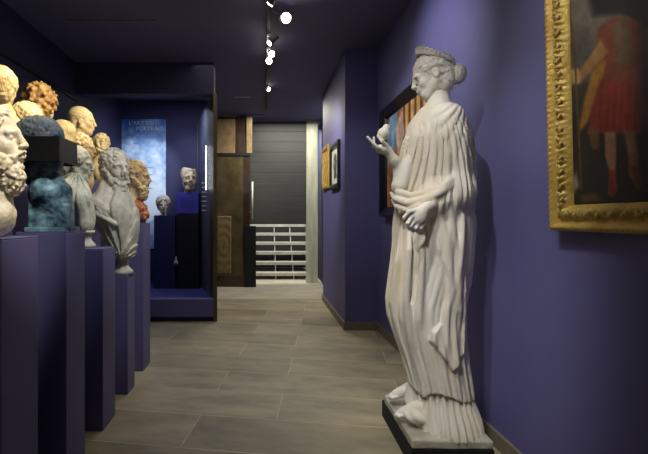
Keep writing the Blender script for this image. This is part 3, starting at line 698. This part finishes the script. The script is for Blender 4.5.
# near hand at the hip
def f_hand1(P):
    d = cap(P, q(431, 204, 2.10), q(424, 209, 2.075), .030, .027); d = smin(d, ell(P, q(419, 216, 2.065), (.038, .022, .042)), .02)
    for k, (a, b, c) in enumerate((((412, 216), (408, 223), (409, 229)), ((415, 219), (411, 226), (413, 231)), ((419, 221), (416, 228), (418, 232)), ((423, 221), (421, 228), (423, 231.5)))):
        Y = 2.058+.006*k; d = smin(d, smin(cap(P, q(*a, Y), q(*b, Y-.004), .0115, .0105), cap(P, q(*b, Y-.004), q(*c, Y+.014), .0105, .0085), .003), .005)
    return smin(d, smin(cap(P, q(416, 210, 2.065), q(409, 212, 2.05), .012), cap(P, q(409, 212, 2.05), q(404, 218, 2.06), .011, .0085), .003), .008)
sculpt('hand', f_hand1, (-.27, -.36, 1.06), (.02, -.12, 1.34), .0036, 'marble', ST)
# raised forearm and hand holding a small fruit
def f_arm(P):
    E = q(408, 190, 2.30); W_ = q(395, 161, 2.27)
    d = cap(P, E, W_, .046, .026); d = smin(d, cap(P, q(412, 160, 2.27), q(401, 186, 2.27), .04, .048), .03)
    d = near(d, lambda Q: -.004*np.abs(np.sin(50*Q[:, 0]+34*Q[:, 1]-12*Q[:, 2]))*(1-sm(1.5, 1.56, Q[:, 2]))+.002, P)
    d = smin(d, cap(P, W_, q(388, 152, 2.265), .024, .022), .02)
    d = smin(d, ell(P, q(383, 149, 2.265), (.040, .032, .026)), .02)
    for k in range(4):
        Y = 2.235+.018*k; sp = k*.8
        a = q(379, 148+sp, Y); b = q(373.5, 144+sp, Y); c = q(367.5+sp*1.4, 137+sp, Y) if k == 0 else q(374, 137+sp, Y+.004)
        d = smin(d, smin(cap(P, a, b, .0095, .0085), cap(P, b, c, .0085, .007), .003), .005)
    d = smin(d, smin(cap(P, q(387, 146, 2.24), q(382, 141, 2.225), .0105, .009), cap(P, q(382, 141, 2.225), q(378, 136, 2.24), .009, .0075), .003), .008)
    return d
sculpt('raised_arm', f_arm, (-.42, -.14, 1.25), (-.08, .05, 1.75), .0036, 'marble', ST)
def f_fruit(P):
    d = ell(P, q(383.5, 134, 2.262), (.031, .030, .034)); d = smin(d, ell(P, q(386.5, 127, 2.262), (.018, .016, .016)), .012); return d
fr_ = thing('stone_fruit', 'small rounded marble fruit held in the raised hand of the statue', 'sculpture', (OX, OY, 0))
sculpt('fruit', f_fruit, (-.37, -.14, 1.52), (-.2, .02, 1.76), .0036, 'marble', fr_)
# head, hair, diadem, bun
hc = q(433, 74.5, 2.33)
XF = Matrix.Translation(hc) @ Matrix.Rotation(rd(160), 4, 'Z') @ Matrix.Rotation(rd(16), 4, 'Y')
sculpt('neck', lambda P: smin(cap(P, q(440, 90), q(438, 112, 2.31), .048, .056), cap(P, q(438, 114, 2.31), q(436, 119, 2.3), .08), .04), (-.2, -.18, 1.66), (.2, .16, 1.95), .004, 'marble', ST)
XFm = np.array(XF)
def crown(P):
    Wp = P@XFm[:3, :3].T+XFm[:3, 3]; px = (Wp[:, 0]+OX)/K+CX; zt = EYE-((51.0+(px-419)*.30)-CY)*K
    return Wp[:, 2]-zt
sculpt('head', lambda P: smax(f_head(P, .072), crown(P), .02), (-.14, -.12, -.28), (.15, .12, .15), .0034, 'marble', ST, XF)
hr = sculpt('hair', lambda P: smax(smax(f_hair(P, 'curly', 52, .0065, bulk=-.001), crown(P), .02), -ell(P*np.array((1, 1, 1), np.float32), (.0, .085, -.02), (.024, .03, .034)), .006), (-.17, -.14, -.15), (.14, .14, .18), .0036, 'marble', ST, XF)
def f_bun(P):
    d = smin(ell(P, (-.122, 0, -.004), (.040, .044, .050)), cap(P, (-.10, 0, .0), (-.06, 0, .0), .034, .045), .012)
    return near(d, lambda Q: -.005*np.abs(np.sin(14*np.arctan2(Q[:, 2], Q[:, 0]+.128)+60*Q[:, 1])), P)
sculpt('bun', f_bun, (-.19, -.08, -.08), (-.01, .08, .08), .0036, 'marble', hr, Matrix.Translation(q(433, 76)) @ Matrix.Rotation(rd(160), 4, 'Z'))
def f_dia(P):
    x = P[:, 0]+.005; y = P[:, 1]; k = np.sqrt((x/.103)**2+(y/.085)**2); rad = (k-1)*.085
    hh = .008+.010*sm(-.06, .09, x)
    flare = rad-.25*(P[:, 2]); d = smax(np.abs(flare)-.0055, np.abs(P[:, 2]-.005)-hh, .004); d = smax(d, -(x+.085), .006)
    rim = np.sqrt(rad**2*0+(flare)**2+(P[:, 2]-hh)**2)-.008; rim = smax(rim, -(x+.085), .006)
    d = smin(d, rim, .004); return d-.0022*np.sin(26*np.arctan2(y, x))*sm(0, .02, P[:, 2])
XD = Matrix.Translation(q(433.5, 60)) @ Matrix.Rotation(rd(160), 4, 'Z') @ Matrix.Rotation(rd(-27), 4, 'Y')
sculpt('diadem', f_dia, (-.13, -.13, -.05), (.14, .13, .07), .0032, 'marble', ST, XD)

# ------------------------------------------------------------------ pictures on the right wall (local x runs towards the viewer)
# large gilt picture
W_, H_ = .98, 1.42; yc = 1.775-W_/2; zc = 1.150+H_/2
r = thing('gilt_painting', 'large painting of a standing figure in a red tunic, in a carved gold frame', 'painting', (XR-.012, yc, zc-H_/2), rd(-90))
r.rotation_euler = (rd(1.3), 0, rd(-90))
fh = H_/2
prof = [(0, 0), (0, .045), (.012, .055), (.022, .058), (.030, .050), (.040, .036), (.060, .034), (.068, .040), (.076, .050), (.090, .054), (.102, .048), (.108, .032), (.124, .026), (.13, .012)]
prof = [(t*.78, o*.8) for t, o in prof]
def orn(s, t):
    a = 0
    t = t/.78
    if .008 < t < .026: a = .004*abs(math.sin(s*PI/.022))
    if .064 < t < .106: a = .010*abs(math.sin(s*PI/.034+t*60))-.004+.004*math.sin(s*PI/.011)
    return a
fr = frame('frame', W_, H_, prof, 'gold', r, orn, .004); fr.location = (0, 0, fh)
bm = bmesh.new()
def leafrow(a, b, horizontal, fixed, n):
    for i in range(n):
        s = a+(b-a)*(i+.5)/n; sg = 1 if i % 2 else -1
        c = (s, -.042, fixed+sg*.007) if horizontal else (fixed+sg*.007, -.042, s)
        mt = Matrix.Translation(c) @ Matrix.Rotation(sg*.7+(PI/2 if not horizontal else 0), 4, 'Y') @ Matrix.Diagonal((.015, .007, .007, 1))
        bmesh.ops.create_uvsphere(bm, u_segments=8, v_segments=6, radius=1, matrix=mt)
leafrow(-H_/2+.08+fh, H_/2-.08+fh, False, -W_/2+.07, 46); leafrow(-W_/2+.08, W_/2-.08, True, -H_/2+.07+fh, 30)
leafrow(-H_/2+.08+fh, H_/2-.08+fh, False, W_/2-.07, 46); leafrow(-W_/2+.08, W_/2-.08, True, H_/2-.07+fh, 30)
obj('leaf_carving', bm, 'gold2', r, True)
cw, ch = W_-.19, H_-.19
def fa(X, Z):
    Y = yc-X; Zw = zc+Z; px = CX+F*1.215/Y; py = CY-(Zw-EYE)*F/Y
    n = vn(px, py, .12, 1)*.5+vn(px, py, .35, 2)*.3+vn(px, py, .9, 3)*.2
    img = np.zeros(X.shape+(3,))+np.array((62, 52, 46))
    sky = np.clip((70-py+.35*(px-572))/60, 0, 1)[..., None]; img = img*(1-sky)+np.array((128, 116, 104))*sky
    img = lay(img, [(560, 66), (578, 50), (600, 34), (600, 80), (560, 90)], (98, 92, 86), 5, px, py)
    img = lay(img, [(560, 120), (600, 100), (700, 110), (800, 300), (560, 300)], (44, 38, 34), 14, px, py)
    img = lay(img, [(595, -5), (612, -30), (640, -40), (700, -40), (720, 40), (660, 30), (628, 14), (600, 16)], (30, 26, 22), 5, px, py)
    img = lay(img, [(604, 30), (614, 20), (632, 16), (650, 24), (652, 90), (612, 86), (602, 60)], (136, 68, 40), 3, px, py)
    img = lay(img, [(618, 24), (634, 18), (640, 60), (624, 70)], (112, 88, 62), 4, px, py)
    img = lay(img, [(607, 40), (614, 52), (596, 72), (584, 84), (577, 80), (590, 64)], (176, 130, 78), 2, px, py)
    img = lay(img, [(576, 70), (584, 68), (586, 82), (578, 84)], (206, 160, 108), 1.5, px, py)
    img = lay(img, [(600, 64), (612, 60), (606, 90), (592, 122), (582, 134), (588, 104)], (176, 122, 44), 2.5, px, py)
    img = lay(img, [(606, 80), (640, 84), (650, 90), (654, 130), (636, 136), (616, 132), (592, 134), (596, 110)], (150, 50, 34), 2.5, px, py)
    st_ = np.clip(1.0+.07*np.sin(px*.9+py*.06), .6, 1.1); img = np.where((pdist([(606, 80), (650, 86), (654, 130), (592, 134)], px, py) < 0)[..., None], img*st_[..., None], img)
    img = lay(img, [(594, 128), (602, 126), (604, 146), (598, 150), (594, 144)], (120, 80, 50), 2, px, py)
    img = lay(img, [(609, 132), (620, 132), (620, 160), (618, 176), (620, 190), (616, 196), (611, 194), (614, 176), (609, 156)], (182, 132, 96), 1.5, px, py)
    img = lay(img, [(612, 170), (619, 170), (620, 192), (614, 197), (612, 192)], (150, 52, 34), 2, px, py)
    img = lay(img, [(628, 130), (640, 132), (642, 156), (642, 180), (650, 190), (640, 188), (633, 176), (632, 156)], (150, 104, 76), 2, px, py)
    img = lay(img, [(634, 166), (643, 166), (650, 192), (638, 186)], (126, 46, 32), 2, px, py)
    img = lay(img, [(575.5, -5), (577, -5), (582, 70), (585, 190), (583.5, 190), (580, 70)], (104, 78, 46), .6, px, py)
    img = lay(img, [(574, 178), (580, 172), (582, 186), (576, 194)], (150, 140, 124), 3, px, py)
    img = lay(img, [(584, 196), (598, 192), (604, 200), (584, 202)], (110, 84, 60), 3, px, py)
    return img*(.7+.4*n[..., None])*(1-.7*sm(630, 656, px))[..., None]  # right side darkened in the canvas colours, imitating light falling off
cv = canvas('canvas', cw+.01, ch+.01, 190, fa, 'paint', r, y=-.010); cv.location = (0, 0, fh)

# dark framed picture behind the statue
W2, H2 = 1.27, 1.06; y2 = 4.335-W2/2; z2 = 1.21
r = thing('framed_painting', 'painting in a glossy black frame on the wall behind the statue', 'painting', (XR-.004, y2, z2), rd(-90))
fr = frame('frame', W2, H2, [(0, 0), (0, .05), (.02, .065), (.05, .05), (.09, .03), (.10, .008)], 'black', r); fr.location = (0, 0, H2/2)
def fb(X, Z):
    u = X/W2+.5; v = Z/H2+.5; n = vn(X+4, Z+4, 14, 1)*.6+vn(X+4, Z+4, 34, 2)*.4
    img = np.zeros(X.shape+(3,))+np.array((150, 96, 60)); 
    s = np.sin(X*46)[..., None]; img = np.where((u > .42)[..., None], np.where(s > .25, np.array((214, 156, 74)), np.where(s < -.5, np.array((70, 44, 28)), np.array((176, 118, 58)))), img)
    img = lay(img, [(-.70, .10), (-.45, .42), (-.25, .46), (-.2, .2), (-.42, -.02), (-.65, -.02)], (126, 168, 204), .03, X, Z)
    img = lay(img, [(-.30, .30), (-.08, .40), (-.02, .18), (-.2, .02)], (206, 176, 156), .03, X, Z)
    img = lay(img, [(-.66, -.05), (-.5, -.02), (-.44, -.45), (-.64, -.45)], (196, 124, 92), .03, X, Z)
    img = lay(img, [(-.62, -.15), (-.55, -.12), (-.55, -.32), (-.62, -.36)], (228, 190, 160), .02, X, Z)
    return img*(.65+.6*n[..., None])
cv = canvas('canvas', W2-.18, H2-.18, 110, fb, 'paint', r, y=-.006); cv.location = (0, 0, H2/2)

# two small pictures on the projecting wall
r = thing('gold_relief', 'small gold relief panel beyond the black framed print', 'picture', (XJ-.003, 5.98, 1.60), rd(-90))
pf = frame('frame', .56, .58, [(0, 0), (0, .02), (.02, .03), (.045, .022), (.05, .008)], 'gold', r); pf.location = (0, 0, .29)
def fg(X, Z):
    n = vn(X+2, Z+2, 26, 4)*.6+vn(X+2, Z+2, 60, 5)*.4; gx = np.sin(X*42)*np.sin(Z*38)
    return np.array((232, 186, 84))*(.62+.45*n+.2*(gx > .1))[..., None]
cv = canvas('panel', .47, .49, 70, fg, 'paint', r, y=-.008); cv.location = (0, 0, .29)
r = thing('framed_print', 'small white print with a dark head, in a black frame near the wall corner', 'picture', (XJ-.003, 5.19, 1.55), rd(-90))
pf = frame('frame', .60, .545, [(0, 0), (0, .03), (.03, .034), (.055, .028), (.06, .01)], 'black', r); pf.location = (0, 0, .2725)
def fh_(X, Z):
    n = vn(X+2, Z+2, 30, 4)
    img = np.zeros(X.shape+(3,))+np.array((226, 226, 208)); 
    img = lay(img, [(-.10, .10), (-.04, .15), (.06, .14), (.11, .05), (.09, -.07), (.12, -.14), (-.08, -.15), (-.06, -.06), (-.13, .0)], (52, 58, 50), .012, X, Z)
    return lay(img, [(-.06, .06), (.0, .09), (.03, .0), (-.04, -.03)], (140, 146, 130), .02, X, Z)*(.9+.15*n[..., None])
cv = canvas('print', .49, .44, 60, fh_, 'poster', r, y=-.010); cv.location = (0, 0, .2725)

# ------------------------------------------------------------------ track lights
r = thing('light_track', 'black lighting track running along the ceiling', 'light track', (.055, 4.9, ZC))
obj('rail', box(-.018, .018, -2.1, 2.1, -.03, 0, .003), 'blackmatte', r)
labels = ['track spotlight nearest the viewer at the top of the picture', 'track spotlight with the big bright lens, second from the viewer', 'track spotlight just above the close pair',
          'upper spotlight of the close pair on the track', 'lower spotlight of the close pair on the track', 'small dim track spotlight farthest from the viewer']
specs = [(270, 4, 3.50, (-.5, .4, -.6), .026), (286, 18, 3.62, (.25, -.85, -.35), .040), (269.5, 43, 4.18, (-.7, -.2, -.6), .026), (271.5, 54, 4.50, (.1, -.75, -.5), .032), (269, 61, 4.72, (-.2, -.7, -.55), .032), (268.5, 89, 5.9, (-.2, -.7, -.5), .026)]
for lb, (px, py, Y, dr, rad) in zip(labels, specs):
    x = (px-CX)*Y/F; z = EYE-(py-CY)*Y/F; dv = Vector(dr).normalized(); c = Vector((x, Y, z)) # lens centre
    r = thing('track_spotlight', lb, 'spotlight', (.055, Y+.02, ZC-.03), 0, 'track spotlights'); o0 = Vector((.055, Y+.02, ZC-.03)); lc = c-o0
    bk = lc-dv*.11
    obj('housing', tube(bmesh.new(), bk, lc, rad*.75, rad*1.1, 18), 'blackmatte', r, False)
    obj('lens', tube(bmesh.new(), lc-dv*.002, lc+dv*.006, rad, rad, 18), 'lampface', r)
    obj('stem', tube(bmesh.new(), (0, 0, -.018), bk*.5+lc*.5, .008), 'blackmatte', r, True)
    obj('adapter', box(-.017, .017, -.06, .06, -.024, -.002, .003), 'blackmatte' if Y < 4 else 'chrome', r)
